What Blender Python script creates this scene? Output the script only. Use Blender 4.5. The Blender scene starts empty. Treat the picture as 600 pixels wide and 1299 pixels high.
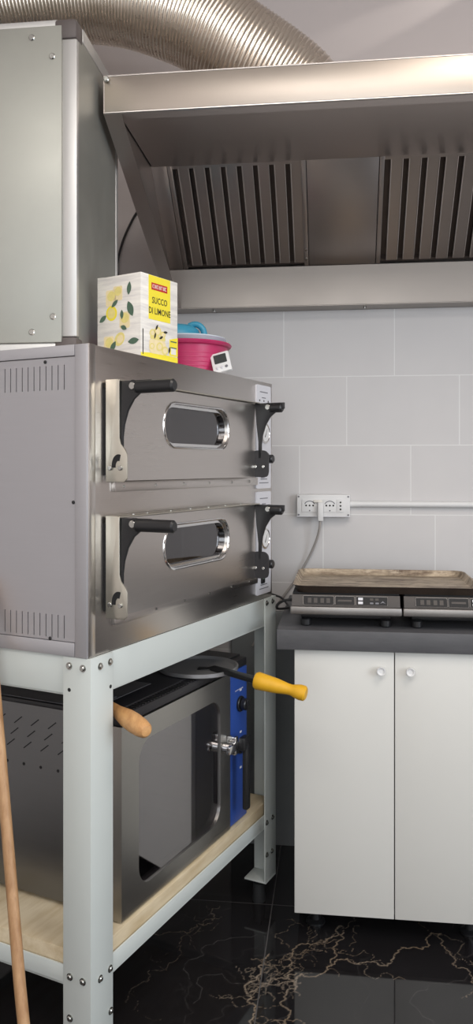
import bpy, bmesh, math, random
from mathutils import Vector, Matrix
random.seed(7)
S = bpy.context.scene
COL = S.collection
PI = math.pi
R = math.radians
Z3 = Vector((0, 0, 0))

# ------------------------------------------------------------------ materials
def lin(c):
    out = []
    for v in c[:3]:
        v = v / 255.0
        out.append(v / 12.92 if v <= 0.04045 else ((v + 0.055) / 1.055) ** 2.4)
    return (out[0], out[1], out[2], 1.0)

class NT:
    def __init__(s, name):
        s.m = bpy.data.materials.new(name); s.m.use_nodes = True
        s.t = s.m.node_tree; s.p = s.t.nodes['Principled BSDF']
    def n(s, typ, ins=None, **kw):
        nd = s.t.nodes.new(typ)
        for k, v in kw.items(): setattr(nd, k, v)
        for k, v in (ins or {}).items():
            if isinstance(v, bpy.types.NodeSocket): s.t.links.new(v, nd.inputs[k])
            else: nd.inputs[k].default_value = v
        return nd
    def math(s, op, a, b=None, c=None):
        ins = {0: a}
        if b is not None: ins[1] = b
        if c is not None: ins[2] = c
        return s.n('ShaderNodeMath', ins, operation=op).outputs[0]
    def mix(s, f, a, b):
        nd = s.n('ShaderNodeMix', data_type='RGBA')
        for k, v in ((0, f), (6, a), (7, b)):
            if isinstance(v, bpy.types.NodeSocket): s.t.links.new(v, nd.inputs[k])
            else: nd.inputs[k].default_value = v
        return nd.outputs[2]
    def set(s, **kw):
        for k, v in kw.items():
            k = k.replace('_', ' ')
            if isinstance(v, bpy.types.NodeSocket): s.t.links.new(v, s.p.inputs[k])
            else: s.p.inputs[k].default_value = v
    def obj(s, scale=(1, 1, 1)):
        c = s.n('ShaderNodeTexCoord').outputs['Object']
        return s.n('ShaderNodeMapping', {0: c, 3: scale}).outputs[0]
    def noise(s, vec, scale, detail=3.0, rough=0.5):
        return s.n('ShaderNodeTexNoise', {'Vector': vec, 'Scale': scale, 'Detail': detail, 'Roughness': rough}).outputs[0]
    def bump(s, h, strength=0.1, dist=0.001):
        nd = s.n('ShaderNodeBump', {'Height': h, 'Strength': strength, 'Distance': dist})
        s.t.links.new(nd.outputs[0], s.p.inputs['Normal'])

def plain(name, c, rough=0.5, metal=0.0, var=0.06, scale=30, coat=0.0):
    t = NT(name)
    f = t.noise(t.obj(), scale, 3)
    a = lin(c); b = tuple(v * (1 - var * 2) for v in a[:3]) + (1,)
    t.set(Base_Color=t.mix(f, a, b), Roughness=rough, Metallic=metal, Coat_Weight=coat)
    return t.m

def steel(name, c, rough=0.3, grain=(4, 4, 300), var=0.10, bump=0.0, metal=1.0, blotch=0.12):
    t = NT(name)
    g = t.noise(t.obj(grain), 1.0, 4, 0.6)
    b = t.noise(t.obj(), 3.0, 4, 0.6)
    a = lin(c); d = tuple(v * (1 - var) for v in a[:3]) + (1,)
    t.set(Base_Color=t.mix(g, d, a), Metallic=metal)
    r = t.math('MULTIPLY_ADD', g, 0.14, rough - 0.07)
    r = t.math('ADD', r, t.math('MULTIPLY', t.math('SUBTRACT', b, 0.5), blotch))
    t.set(Roughness=r)
    if bump: t.bump(g, bump, 0.0006)
    return t.m

M = {}
M['steel'] = steel('brushed_stainless', (208, 203, 199), 0.31, (6, 6, 500))
M['steel_side'] = steel('satin_side_steel', (188, 187, 191), 0.55, (6, 6, 200), blotch=0.08, metal=0.75)
M['steel_dark'] = steel('hood_stainless', (196, 187, 182), 0.36, (6, 400, 400), var=0.07)
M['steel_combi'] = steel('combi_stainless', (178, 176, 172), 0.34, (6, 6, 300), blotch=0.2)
M['galv'] = steel('galvanised_sheet', (168, 168, 161), 0.46, (14, 14, 14), var=0.12, blotch=0.25, metal=0.7)
M['galv_warm'] = steel('zinc_plated_bracket', (208, 204, 192), 0.36, (10, 10, 40), var=0.08)
M['alu'] = steel('aluminium_profile', (205, 204, 202), 0.45, (60, 60, 4), var=0.1, metal=0.8)
M['steel_lip'] = steel('hood_lip_steel', (190, 180, 170), 0.4, (6, 400, 400), var=0.06)
M['steel_gutter'] = steel('hood_gutter_steel', (166, 159, 153), 0.42, (6, 400, 400), var=0.06, blotch=0.2)
M['board'] = plain('gap_board_grey', (132, 136, 138), 0.5, 0, 0.08, 10)
M['filter_gap'] = plain('darkened_filter_channel', (112, 102, 97), 0.45, 0.8, 0.1)  # hood steel darkened in colour for the recessed filter gaps
M['combi_shaded'] = steel('combi_stainless_shaded', (128, 129, 130), 0.34, (6, 6, 300), blotch=0.2)  # same stainless as the combi door, the side's shade put into its colour
M['chrome'] = plain('polished_chrome', (220, 220, 220), 0.16, 1.0, 0.02)
M['screw'] = plain('zinc_screw', (190, 190, 186), 0.25, 1.0, 0.1)
M['duct'] = steel('aluminium_foil_duct', (232, 222, 208), 0.27, (20, 20, 20), bump=0.1)
M['black'] = plain('black_enamel', (38, 37, 40), 0.42, 0, 0.1)
M['blackp'] = plain('black_plastic', (32, 32, 34), 0.35, 0, 0.1)
M['rubber'] = plain('dark_rubber', (40, 42, 44), 0.6, 0, 0.1)
M['joint'] = plain('grey_plastic_joint', (92, 84, 82), 0.5, 0, 0.1)
M['stand'] = plain('pale_grey_green_paint', (200, 206, 203), 0.45, 0, 0.03, 8)
M['white'] = plain('white_plastic', (226, 226, 226), 0.4, 0, 0.02)
M['panelw'] = plain('white_control_plate', (214, 214, 220), 0.35, 0, 0.03)
M['door'] = plain('white_melamine', (212, 211, 206), 0.38, 0, 0.015, 5)
M['carcass'] = plain('cabinet_carcass_melamine', (170, 170, 166), 0.5, 0, 0.03)
M['blue'] = plain('blue_control_panel', (44, 76, 152), 0.4, 0, 0.04, 8)
M['bluepl'] = plain('turquoise_plastic', (62, 148, 178), 0.4, 0, 0.03)
M['pink'] = plain('magenta_plastic', (190, 48, 100), 0.38, 0, 0.05)
M['bowlw'] = plain('frosted_white_plastic', (205, 214, 224), 0.4, 0, 0.02)
M['yellowp'] = plain('yellow_grip', (232, 176, 34), 0.5, 0, 0.08, 60)
M['grey_lcd'] = plain('grey_display', (62, 66, 66), 0.2, 0, 0.05)
M['ink'] = plain('dark_ink', (44, 42, 36), 0.6, 0, 0.02)
M['inkgrey'] = plain('grey_print', (120, 120, 126), 0.6, 0, 0.02)
M['carton'] = plain('white_printed_card', (232, 228, 220), 0.55, 0, 0.05, 40)
M['yellow'] = plain('yellow_print', (240, 222, 60), 0.5, 0, 0.03)
M['paleyellow'] = plain('pale_lemon_print', (238, 222, 140), 0.5, 0, 0.12, 120)
M['leaf'] = plain('leaf_print', (84, 112, 92), 0.55, 0, 0.15, 120)
M['red'] = plain('red_print', (190, 46, 44), 0.5, 0, 0.05)
M['cream'] = plain('cream_print', (244, 226, 180), 0.5, 0, 0.1, 90)
M['cablegrey'] = plain('grey_cable', (165, 160, 156), 0.5, 0, 0.04)
M['cabledark'] = plain('black_cable', (36, 35, 36), 0.5, 0, 0.04)
M['glow_disp'] = plain('hob_display_glass', (14, 14, 17), 0.6, 0, 0.05)
M['hobtrim'] = steel('hob_trim_steel', (156, 152, 149), 0.45, (300, 4, 4))
M['hobbody'] = plain('hob_dark_body', (70, 66, 64), 0.45, 0.3, 0.1)
M['slot'] = plain('dark_recess', (24, 24, 26), 0.8, 0, 0.1)
M['bristle'] = plain('broom_bristle', (120, 50, 40), 0.8, 0, 0.2)
M['plaster'] = plain('warm_white_plaster', (214, 206, 202), 0.75, 0, 0.02, 6)
M['sheet'] = plain('dull_grey_sheet', (140, 140, 146), 0.4, 0.8, 0.2, 20)
M['disc'] = steel('aluminium_peel', (170, 170, 172), 0.36, (40, 40, 40), blotch=0.25, metal=0.75)

def wood(name, c1, c2, rough=0.55, grain=(40, 3, 40)):
    t = NT(name)
    v = t.obj(grain)
    f = t.noise(v, 1.0, 5, 0.6); g = t.noise(t.obj(), 9, 3)
    k = t.math('ADD', t.math('MULTIPLY', f, 0.75), t.math('MULTIPLY', g, 0.35))
    k = t.n('ShaderNodeMapRange', {0: k, 1: 0.38, 2: 0.72}).outputs[0]
    t.set(Base_Color=t.mix(k, lin(c1), lin(c2)), Roughness=rough)
    t.bump(f, 0.1, 0.001)
    return t.m
M['ply'] = wood('plywood_shelf', (214, 200, 172), (184, 164, 130), 0.65, (30, 4, 30))
M['pole'] = wood('pine_pole', (190, 152, 112), (148, 108, 72), 0.5, (60, 60, 3))
M['handle'] = wood('beech_handle', (216, 168, 112), (176, 124, 76), 0.5, (60, 6, 60))

def mat_glass(name, tint, refl, rough=0.03):
    t = NT(name); t.t.nodes.remove(t.p)
    out = [n for n in t.t.nodes if n.type == 'OUTPUT_MATERIAL'][0]
    tr = t.n('ShaderNodeBsdfTransparent', {0: tint})
    gl = t.n('ShaderNodeBsdfGlossy', {0: (0.9, 0.88, 0.9, 1), 'Roughness': rough})
    lw = t.n('ShaderNodeLayerWeight', {0: 0.25}).outputs['Fresnel']
    k = t.n('ShaderNodeMapRange', {0: lw, 1: 0.0, 2: 1.0, 3: refl, 4: 0.9}).outputs[0]
    mx = t.n('ShaderNodeMixShader', {0: k, 1: tr.outputs[0], 2: gl.outputs[0]})
    t.t.links.new(mx.outputs[0], out.inputs[0])
    return t.m
M['glass'] = mat_glass('tinted_oven_glass', (0.16, 0.155, 0.165, 1), 0.13)
M['glass2'] = mat_glass('combi_door_glass', (0.55, 0.52, 0.53, 1), 0.27)

# wall tiles: rows of 0.26 m, tiles 0.4137 m wide, each row with its own offset
def mat_tiles():
    t = NT('grey_wall_tiles')
    geo = t.n('ShaderNodeNewGeometry').outputs['Position']
    sp = t.n('ShaderNodeSeparateXYZ', {0: geo}); x, z = sp.outputs[0], sp.outputs[2]
    zz = t.math('DIVIDE', t.math('SUBTRACT', z, -0.048), 0.2597)
    row = t.math('FLOOR', zz); fz = t.math('FRACT', zz)
    ramp = t.n('ShaderNodeValToRGB', {0: t.math('DIVIDE', t.math('ADD', row, 0.5), 12.0)})
    cr = ramp.color_ramp; cr.interpolation = 'CONSTANT'
    offs = [0.1, 0.3, 0.2, 0.05, 0.3607, 0.2717, 0.035, 0.2117, 0.1, 0.3, 0.2, 0.05]
    cr.elements[0].position = 0.0; cr.elements[0].color = (offs[0],) * 3 + (1,)
    cr.elements[1].position = 1 / 12; cr.elements[1].color = (offs[1],) * 3 + (1,)
    for i in range(2, 12):
        e = cr.elements.new(i / 12); e.color = (offs[i],) * 3 + (1,)
    xx = t.math('DIVIDE', t.math('ADD', t.math('SUBTRACT', x, ramp.outputs[0]), 8.274), 0.4137)
    fx = t.math('FRACT', xx); ix = t.math('FLOOR', xx)
    dx = t.math('MULTIPLY', t.math('MINIMUM', fx, t.math('SUBTRACT', 1.0, fx)), 0.4137)
    dz = t.math('MULTIPLY', t.math('MINIMUM', fz, t.math('SUBTRACT', 1.0, fz)), 0.2597)
    d = t.math('MINIMUM', dx, dz)
    g = t.n('ShaderNodeMapRange', {0: d, 1: 0.0012, 2: 0.0024, 3: 1.0, 4: 0.0}).outputs[0]
    seed = t.n('ShaderNodeCombineXYZ', {0: ix, 1: row}).outputs[0]
    wn = t.n('ShaderNodeTexWhiteNoise', {0: seed}, noise_dimensions='3D').outputs[0]
    cl = t.noise(geo, 5, 4)
    k = t.math('ADD', t.math('MULTIPLY', wn, 0.35), t.math('MULTIPLY', cl, 0.65))
    tile = t.mix(k, lin((198, 196, 196)), lin((212, 209, 208)))
    colr = t.mix(g, tile, lin((226, 225, 224)))
    up = t.math('GREATER_THAN', z, 2.09)
    colr = t.mix(up, colr, lin((206, 198, 196)))
    t.set(Base_Color=colr, Roughness=0.42)
    t.bump(t.math('MULTIPLY', g, t.math('SUBTRACT', 1.0, up)), 0.25, -0.001)
    return t.m
M['tiles'] = mat_tiles()

def mat_marble():
    t = NT('black_gold_marble')
    at = t.n('ShaderNodeAttribute', attribute_name='vein').outputs['Color']
    sp = t.n('ShaderNodeSeparateColor', {0: at})
    geo = t.n('ShaderNodeNewGeometry').outputs['Position']
    nb = t.noise(geo, 2.5, 6, 0.65)
    base = t.mix(nb, lin((12, 11, 12)), lin((40, 38, 40)))
    fine = t.noise(geo, 60, 4, 0.7)
    v = t.math('MULTIPLY', sp.outputs[0], t.math('MULTIPLY_ADD', fine, 1.7, -0.15))
    vc = t.mix(t.noise(geo, 6, 3), lin((168, 136, 98)), lin((186, 176, 164)))
    c = t.mix(v, base, vc)
    w = t.math('MULTIPLY', sp.outputs[1], t.math('MULTIPLY_ADD', fine, 1.2, 0.0))
    c = t.mix(w, c, lin((128, 124, 122)))
    xyz = t.n('ShaderNodeSeparateXYZ', {0: geo})
    def line(val, origin, pitch):
        q = t.math('FRACT', t.math('DIVIDE', t.math('ADD', t.math('SUBTRACT', val, origin), pitch * 20), pitch))
        q = t.math('MULTIPLY', t.math('MINIMUM', q, t.math('SUBTRACT', 1.0, q)), pitch)
        return t.n('ShaderNodeMapRange', {0: q, 1: 0.001, 2: 0.0022, 3: 1.0, 4: 0.0}).outputs[0]
    g = t.math('MAXIMUM', line(xyz.outputs[0], -0.211, 1.2), line(xyz.outputs[1], 2.65, 1.2))
    c = t.mix(g, c, lin((84, 82, 82)))
    t.set(Base_Color=c, Roughness=t.math('MULTIPLY_ADD', g, 0.4, 0.06), Specular_IOR_Level=0.62)
    return t.m
M['marble'] = mat_marble()

def mat_laminate():
    t = NT('charcoal_laminate')
    f = t.noise(t.obj((3, 14, 14)), 3, 6, 0.7)
    t.set(Base_Color=t.mix(f, lin((66, 66, 69)), lin((98, 98, 101))), Roughness=0.5)
    return t.m
M['laminate'] = mat_laminate()

def mat_tray():
    t = NT('burnt_tray_metal')
    o = t.obj((1, 5, 3))
    f = t.noise(o, 5, 7, 0.72); g = t.noise(t.obj(), 28, 4, 0.7); s = t.noise(t.obj((2, 9, 2)), 7, 5, 0.7)
    k = t.n('ShaderNodeMapRange', {0: f, 1: 0.36, 2: 0.66}).outputs[0]
    c = t.mix(k, lin((96, 78, 62)), lin((206, 190, 166)))
    k2 = t.n('ShaderNodeMapRange', {0: g, 1: 0.5, 2: 0.75}).outputs[0]
    c = t.mix(t.math('MULTIPLY', k2, 0.6), c, lin((62, 48, 40)))
    k3 = t.n('ShaderNodeMapRange', {0: s, 1: 0.54, 2: 0.72}).outputs[0]
    c = t.mix(t.math('MULTIPLY', k3, 0.7), c, lin((228, 214, 192)))
    t.set(Base_Color=c, Roughness=0.5, Metallic=0.25)
    t.bump(g, 0.15, 0.001)
    return t.m
M['tray'] = mat_tray()
M['trayrim'] = plain('blackened_tray_rim', (62, 50, 42), 0.5, 0.3, 0.3, 40)

def mat_paintwood():
    t = NT('whitewashed_plank_print')
    o = t.obj((3, 3, 30))
    f = t.noise(o, 2.0, 5, 0.65)
    k = t.n('ShaderNodeMapRange', {0: f, 1: 0.35, 2: 0.6}).outputs[0]
    t.set(Base_Color=t.mix(k, lin((206, 202, 198)), lin((236, 232, 224))), Roughness=0.5)
    return t.m
M['plank'] = mat_paintwood()

# ------------------------------------------------------------------ mesh builder
class MB:
    def __init__(s, dz=0.0):
        s.bm = bmesh.new(); s.mats = []; s.dz = dz; s.T = Matrix.Identity(4)
    def mi(s, m):
        if m not in s.mats: s.mats.append(m)
        return s.mats.index(m)
    def add(s, verts, faces, m, bev=0.0, seg=2, sharp_only=True):
        b = bmesh.new()
        vs = [b.verts.new(v) for v in verts]
        for f in faces:
            try: b.faces.new([vs[i] for i in f])
            except ValueError: pass
        bmesh.ops.recalc_face_normals(b, faces=b.faces)
        if bev > 0:
            es = [e for e in b.edges if len(e.link_faces) == 2 and e.calc_face_angle(0) > 0.6]
            bmesh.ops.bevel(b, geom=es, offset=bev, segments=seg, affect='EDGES', profile=0.5, clamp_overlap=True)
        i = s.mi(m); mp = {}
        for v in b.verts: mp[v] = s.bm.verts.new(s.T @ v.co)
        for f in b.faces:
            try:
                nf = s.bm.faces.new([mp[v] for v in f.verts]); nf.material_index = i
            except ValueError: pass
        b.free()
    def box(s, lo, hi, m, bev=0.0, seg=2):
        x0, y0, z0 = lo; x1, y1, z1 = hi
        v = [(x0,y0,z0),(x1,y0,z0),(x1,y1,z0),(x0,y1,z0),(x0,y0,z1),(x1,y0,z1),(x1,y1,z1),(x0,y1,z1)]
        s.add(v, [(0,3,2,1),(4,5,6,7),(0,1,5,4),(1,2,6,5),(2,3,7,6),(3,0,4,7)], m, bev, seg)
    def prism(s, poly, f, h, m, bev=0.0):
        # poly: 2-D outline; f(u,v,w) -> point; extruded w from h[0] to h[1]
        n = len(poly)
        v = [f(u, w, h[0]) for u, w in poly] + [f(u, w, h[1]) for u, w in poly]
        fc = [tuple(range(n))[::-1], tuple(range(n, 2*n))]
        fc += [(i, (i+1) % n, n + (i+1) % n, n + i) for i in range(n)]
        s.add(v, fc, m, bev)
    def plate_hole(s, f, outer, inner, h, m):
        # rectangle outer=(u0,v0,u1,v1) with an opening (list of points), thickness h
        u0, v0, u1, v1 = outer; n = len(inner)
        cu = sum(p[0] for p in inner)/n; cv = sum(p[1] for p in inner)/n
        out = []
        for u, v in inner:
            du, dv = u-cu, v-cv
            k = min([((u1-cu)/du if du > 0 else (u0-cu)/du) if abs(du) > 1e-9 else 1e9,
                     ((v1-cv)/dv if dv > 0 else (v0-cv)/dv) if abs(dv) > 1e-9 else 1e9])
            out.append([cu+du*k, cv+dv*k])
        for c in ((u0,v0),(u1,v0),(u1,v1),(u0,v1)):
            j = min(range(n), key=lambda i: (out[i][0]-c[0])**2+(out[i][1]-c[1])**2); out[j] = list(c)
        V = [f(u,v,h[1]) for u,v in inner]+[f(u,v,h[1]) for u,v in out]+[f(u,v,h[0]) for u,v in inner]+[f(u,v,h[0]) for u,v in out]
        F = []
        for i in range(n):
            j = (i+1) % n
            F += [(i,j,n+j,n+i), (2*n+i,3*n+i,3*n+j,2*n+j), (i,2*n+i,2*n+j,j), (n+i,n+j,3*n+j,3*n+i)]
        s.add(V, F, m)
    def tube(s, path, r, m, seg=12, cap=True, closed=False):
        P = [Vector(p) for p in path]; n = len(P)
        rr = r if isinstance(r, (list, tuple)) else [r]*n
        rings = []; up = None
        for i in range(n):
            t = (P[min(i+1, n-1)] - P[max(i-1, 0)]).normalized()
            if up is None:
                up = Vector((0,0,1)) if abs(t.z) < 0.9 else Vector((1,0,0))
            a = (up - t*up.dot(t)).normalized(); up = a; b = t.cross(a)
            rings.append([P[i] + (a*math.cos(2*PI*k/seg) + b*math.sin(2*PI*k/seg))*rr[i] for k in range(seg)])
        V = [v for q in rings for v in q]; F = []
        for i in range(n-1):
            for k in range(seg):
                l = (k+1) % seg
                F.append((i*seg+k, i*seg+l, (i+1)*seg+l, (i+1)*seg+k))
        if cap: F += [tuple(range(seg))[::-1], tuple(range((n-1)*seg, n*seg))]
        s.add(V, F, m)
    def cyl(s, a, b, r, m, seg=20, bev=0.0):
        a, b = Vector(a), Vector(b); d = (b-a).normalized()
        if bev > 0: s.tube([a, a+d*1e-5, a+d*bev, b-d*bev, b-d*1e-5, b], [r-bev, r-bev, r, r, r-bev, r-bev], m, seg)
        else: s.tube([a, b], r, m, seg)
    def lathe(s, prof, c, m, seg=32, T=None):
        # profile of (r,z) around the z axis at c
        V = []; F = []; n = len(prof)
        for r, z in prof:
            for k in range(seg):
                p = Vector((r*math.cos(2*PI*k/seg), r*math.sin(2*PI*k/seg), z))
                if T is not None: p = T @ p
                V.append(Vector(c)+p)
        for i in range(n-1):
            for k in range(seg):
                l = (k+1) % seg
                F.append((i*seg+k, i*seg+l, (i+1)*seg+l, (i+1)*seg+k))
        F += [tuple(range(seg))[::-1], tuple(range((n-1)*seg, n*seg))]
        s.add(V, F, m)
    def text(s, body, size, o, ux, uy, m, xs=1.0, align='CENTER', th=0.0002, bold=0.0):
        cu = bpy.data.curves.new('txt', 'FONT'); cu.body = body; cu.size = size
        cu.align_x = align; cu.align_y = 'CENTER'; cu.offset = bold; cu.resolution_u = 2
        ob = bpy.data.objects.new('txt', cu); COL.objects.link(ob)
        bpy.context.view_layer.update()
        me = ob.evaluated_get(bpy.context.evaluated_depsgraph_get()).to_mesh()
        ux, uy, o = Vector(ux).normalized(), Vector(uy).normalized(), Vector(o); nz = ux.cross(uy)
        i = s.mi(m); vs = [s.bm.verts.new(s.T @ (o+ux*v.co.x*xs+uy*v.co.y+nz*th)) for v in me.vertices]
        for p in me.polygons:
            try:
                f = s.bm.faces.new([vs[k] for k in p.vertices]); f.material_index = i
            except ValueError: pass
        bpy.data.objects.remove(ob); bpy.data.curves.remove(cu)
    def build(s, name, parent=None, ang=35, label=None):
        if s.dz:
            for v in s.bm.verts: v.co.z += s.dz
        me = bpy.data.meshes.new(name); s.bm.to_mesh(me); s.bm.free()
        for m in s.mats: me.materials.append(m)
        for p in me.polygons: p.use_smooth = True
        me.set_sharp_from_angle(angle=R(ang))
        o = bpy.data.objects.new(name, me); COL.objects.link(o)
        if parent: o.parent = parent
        if label: o['label'] = label
        return o

def thing(name, label, cat, loc=(0,0,0), rz=0.0, group=None):
    o = bpy.data.objects.new(name, None); COL.objects.link(o); o.empty_display_size = 0.05
    o.location = loc; o.rotation_euler = (0, 0, rz)
    return tag(o, label, cat, group)
def tag(o, label, cat, group=None):
    o['label'] = label; o['category'] = cat
    if group: o['group'] = group
    return o
def struct(o):
    o['kind'] = 'structure'; return o

def rrect(u0, v0, u1, v1, r, n=8):
    P = []
    for cx, cy, a0 in ((u1-r, v1-r, 0), (u0+r, v1-r, 90), (u0+r, v0+r, 180), (u1-r, v0+r, 270)):
        for k in range(n+1):
            a = R(a0 + 90*k/n); P.append((cx+r*math.cos(a), cy+r*math.sin(a)))
    return P
XZ = lambda y0=0: (lambda u, v, w: (u, w, v))          # u=x v=z, extrude y
YZ = lambda u, v, w: (w, u, v)                          # u=y v=z, extrude x
XY = lambda u, v, w: (u, v, w)
def FX(u, v, w): return (u, w, v)
def densify(P, n):
    out = []
    for i in range(len(P)):
        a, b = P[i], P[(i+1) % len(P)]
        L = math.hypot(b[0]-a[0], b[1]-a[1]); k = max(1, int(L/n))
        for j in range(k): out.append((a[0]+(b[0]-a[0])*j/k, a[1]+(b[1]-a[1])*j/k))
    return out

# ------------------------------------------------------------------ frames
TH = R(19.672)                       # the oven stand is turned this much from the room
C0 = Vector((-0.5483, 1.7559, 0.0))  # near front corner of the oven, on the floor
E0 = Vector((math.cos(TH), -math.sin(TH), 0)); E1 = Vector((math.sin(TH), math.cos(TH), 0))
def OV(b, a, z): return C0 + E0*b + E1*a + Vector((0, 0, z))
WY = 3.09
CEIL = 3.45

# ------------------------------------------------------------------ room
def vein_layers(nx, ny, x0, y0, st):
    import numpy as np
    gx = x0 + np.arange(nx)*st; gy = y0 + np.arange(ny)*st
    X, Y = np.meshgrid(gx, gy)
    G = np.zeros_like(X); W = np.zeros_like(X)
    rnd = random.Random(3)
    def frac(pts, rough, depth):
        P = [Vector((p[0], p[1])) for p in pts]
        for d in range(depth):
            Q = [P[0]]
            for a, b in zip(P[:-1], P[1:]):
                m = (a+b)/2; v = b-a; n = Vector((-v.y, v.x))
                Q += [m + n*rnd.uniform(-rough, rough), b]
            P = Q
        return P
    def draw(L, P, w, amp):
        for a, b in zip(P[:-1], P[1:]):
            ww = w*rnd.uniform(0.6, 1.4)
            i0 = max(0, int((min(a.x, b.x)-x0-3*ww)/st)); i1 = min(nx, int((max(a.x, b.x)-x0+3*ww)/st)+2)
            j0 = max(0, int((min(a.y, b.y)-y0-3*ww)/st)); j1 = min(ny, int((max(a.y, b.y)-y0+3*ww)/st)+2)
            if i1 <= i0 or j1 <= j0: continue
            xs, ys = X[j0:j1, i0:i1], Y[j0:j1, i0:i1]
            v = b-a; l2 = max(v.length_squared, 1e-9)
            tt = np.clip(((xs-a.x)*v.x+(ys-a.y)*v.y)/l2, 0, 1)
            d = np.hypot(xs-a.x-tt*v.x, ys-a.y-tt*v.y)
            L[j0:j1, i0:i1] = np.maximum(L[j0:j1, i0:i1], amp*np.clip(1.5-d/ww, 0, 1))
    def vein(L, pts, w, amp, rough=0.3, br=4, depth=4):
        P = frac(pts, rough, depth); draw(L, P, w, amp)
        for _ in range(br):
            k = rnd.randrange(len(P)-1); p = P[k]; a = rnd.uniform(0, 2*PI); l = rnd.uniform(0.06, 0.2)
            q = p + Vector((math.cos(a), math.sin(a)))*l
            draw(L, frac([p, q], 0.35, 4), w*0.55, amp*0.6)
    for pts, w_, am in (([(-0.217, 2.07), (-0.238, 2.16), (-0.246, 2.24), (-0.212, 2.30), (-0.20, 2.38)], 0.005, 0.9),
                        ([(-0.126, 2.06), (-0.135, 2.15), (-0.113, 2.23), (-0.10, 2.30), (-0.03, 2.34), (0.05, 2.37), (0.165, 2.42), (0.25, 2.46), (0.316, 2.55)], 0.0042, 0.8),
                        ([(-0.113, 2.23), (-0.132, 2.35), (-0.089, 2.45), (0.0, 2.50), (0.02, 2.55)], 0.004, 0.8),
                        ([(-0.018, 2.345), (-0.01, 2.44), (0.02, 2.53)], 0.004, 0.8),
                        ([(-0.238, 2.20), (-0.18, 2.27), (-0.113, 2.30)], 0.005, 0.75),
                        ([(-0.246, 2.27), (-0.18, 2.24), (-0.10, 2.26)], 0.004, 0.7),
                        ([(-0.16, 2.36), (-0.10, 2.40), (-0.03, 2.41)], 0.003, 0.6),
                        ([(0.316, 2.55), (0.33, 2.44), (0.377, 2.34), (0.42, 2.28)], 0.0035, 0.65),
                        ([(-0.376, 2.62), (-0.39, 2.52), (-0.45, 2.46), (-0.56, 2.44)], 0.003, 0.4),
                        ([(-0.56, 2.12), (-0.53, 2.26), (-0.47, 2.40), (-0.36, 2.56)], 0.0025, 0.3),
                        ([(-0.9, 1.5), (-0.8, 1.75), (-0.62, 1.95)], 0.0025, 0.3)):
        vein(G, pts, w_*0.36, am*0.9, 0.3, 4, 5)
    for _ in range(22):
        p = (rnd.uniform(-0.245, -0.10), rnd.uniform(2.2, 2.33)); a = rnd.uniform(0, 2*PI); l = rnd.uniform(0.02, 0.07)
        draw(G, frac([p, (p[0]+math.cos(a)*l, p[1]+math.sin(a)*l)], 0.35, 4), 0.0012, 0.45)
    for _ in range(30):
        x = rnd.uniform(x0, x0+nx*st); y = rnd.uniform(y0, y0+ny*st); a = rnd.uniform(0.2, 1.3) if rnd.random() < .7 else rnd.uniform(0, PI)
        l = rnd.uniform(0.2, 0.5)
        vein(W, [(x, y), (x+math.cos(a)*l, y+math.sin(a)*l)], 0.0016, rnd.uniform(0.1, 0.25), 0.3, 2)
    return G, W

def make_floor():
    import numpy as np
    x0, y0, st = -0.80, 1.40, 0.003
    nx, ny = 431, 563
    G, W = vein_layers(nx, ny, x0, y0, st)
    V = [(x0+i*st, y0+j*st, 0.0) for j in range(ny) for i in range(nx)]
    F = [(j*nx+i, j*nx+i+1, (j+1)*nx+i+1, (j+1)*nx+i) for j in range(ny-1) for i in range(nx-1)]
    xe, ye = x0+(nx-1)*st, y0+(ny-1)*st
    b = len(V)
    V += [(-1.9,-2.6,0),(2.4,-2.6,0),(2.4,3.1,0),(-1.9,3.1,0),(x0,y0,0),(xe,y0,0),(xe,ye,0),(x0,ye,0)]
    F += [(b,b+1,b+5,b+4),(b+1,b+2,b+6,b+5),(b+2,b+3,b+7,b+6),(b+3,b,b+4,b+7)]
    me = bpy.data.meshes.new('floor'); me.from_pydata(V, [], F)
    at = me.color_attributes.new('vein', 'FLOAT_COLOR', 'POINT')
    arr = np.zeros((len(V), 4), dtype=np.float32); arr[:, 3] = 1
    arr[:nx*ny, 0] = G.ravel(); arr[:nx*ny, 1] = W.ravel()
    at.data.foreach_set('color', arr.ravel())
    me.materials.append(M['marble'])
    o = bpy.data.objects.new('floor', me); COL.objects.link(o); struct(o)
make_floor()

b = MB(); b.box((-1.9, WY, 0), (2.4, WY+0.1, CEIL), M['tiles']); struct(b.build('wall_back'))
b = MB(); b.box((-2.0, -2.6, 0), (-1.9, WY+0.1, CEIL), M['plaster']); struct(b.build('wall_left'))
b = MB(); b.plate_hole(lambda u, v, w: (w, u, v), (-2.6, 0, WY+0.1, CEIL), densify([(-0.6,0.8),(1.2,0.8),(1.2,2.5),(-0.6,2.5)], 0.2), (2.4, 2.5), M['plaster']); struct(b.build('wall_right'))
b = MB(); b.plate_hole(lambda u, v, w: (w, u, v), (-0.6, 0.8, 1.2, 2.5), densify([(-0.53,0.87),(1.13,0.87),(1.13,2.43),(-0.53,2.43)], 0.2), (2.42, 2.48), M['white']); struct(b.build('window_2'))
b = MB(); b.box((-2.0, -2.7, CEIL), (2.5, WY+0.1, CEIL+0.1), M['plaster']); struct(b.build('ceiling'))
b = MB(); b.plate_hole(lambda u, v, w: (u, w, v), (-2.0, 0, 2.5, CEIL), densify([(-1.3,0.9),(1.7,0.9),(1.7,2.7),(-1.3,2.7)], 0.2), (-2.7, -2.6), M['plaster'])
struct(b.build('wall_front'))
b = MB()
b.plate_hole(lambda u, v, w: (u, w, v), (-1.3, 0.9, 1.7, 2.7), densify([(-1.23,0.97),(1.63,0.97),(1.63,2.63),(-1.23,2.63)], 0.2), (-2.68, -2.62), M['white'])
b.box((0.17, -2.68, 0.97), (0.23, -2.62, 2.63), M['white'])
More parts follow.
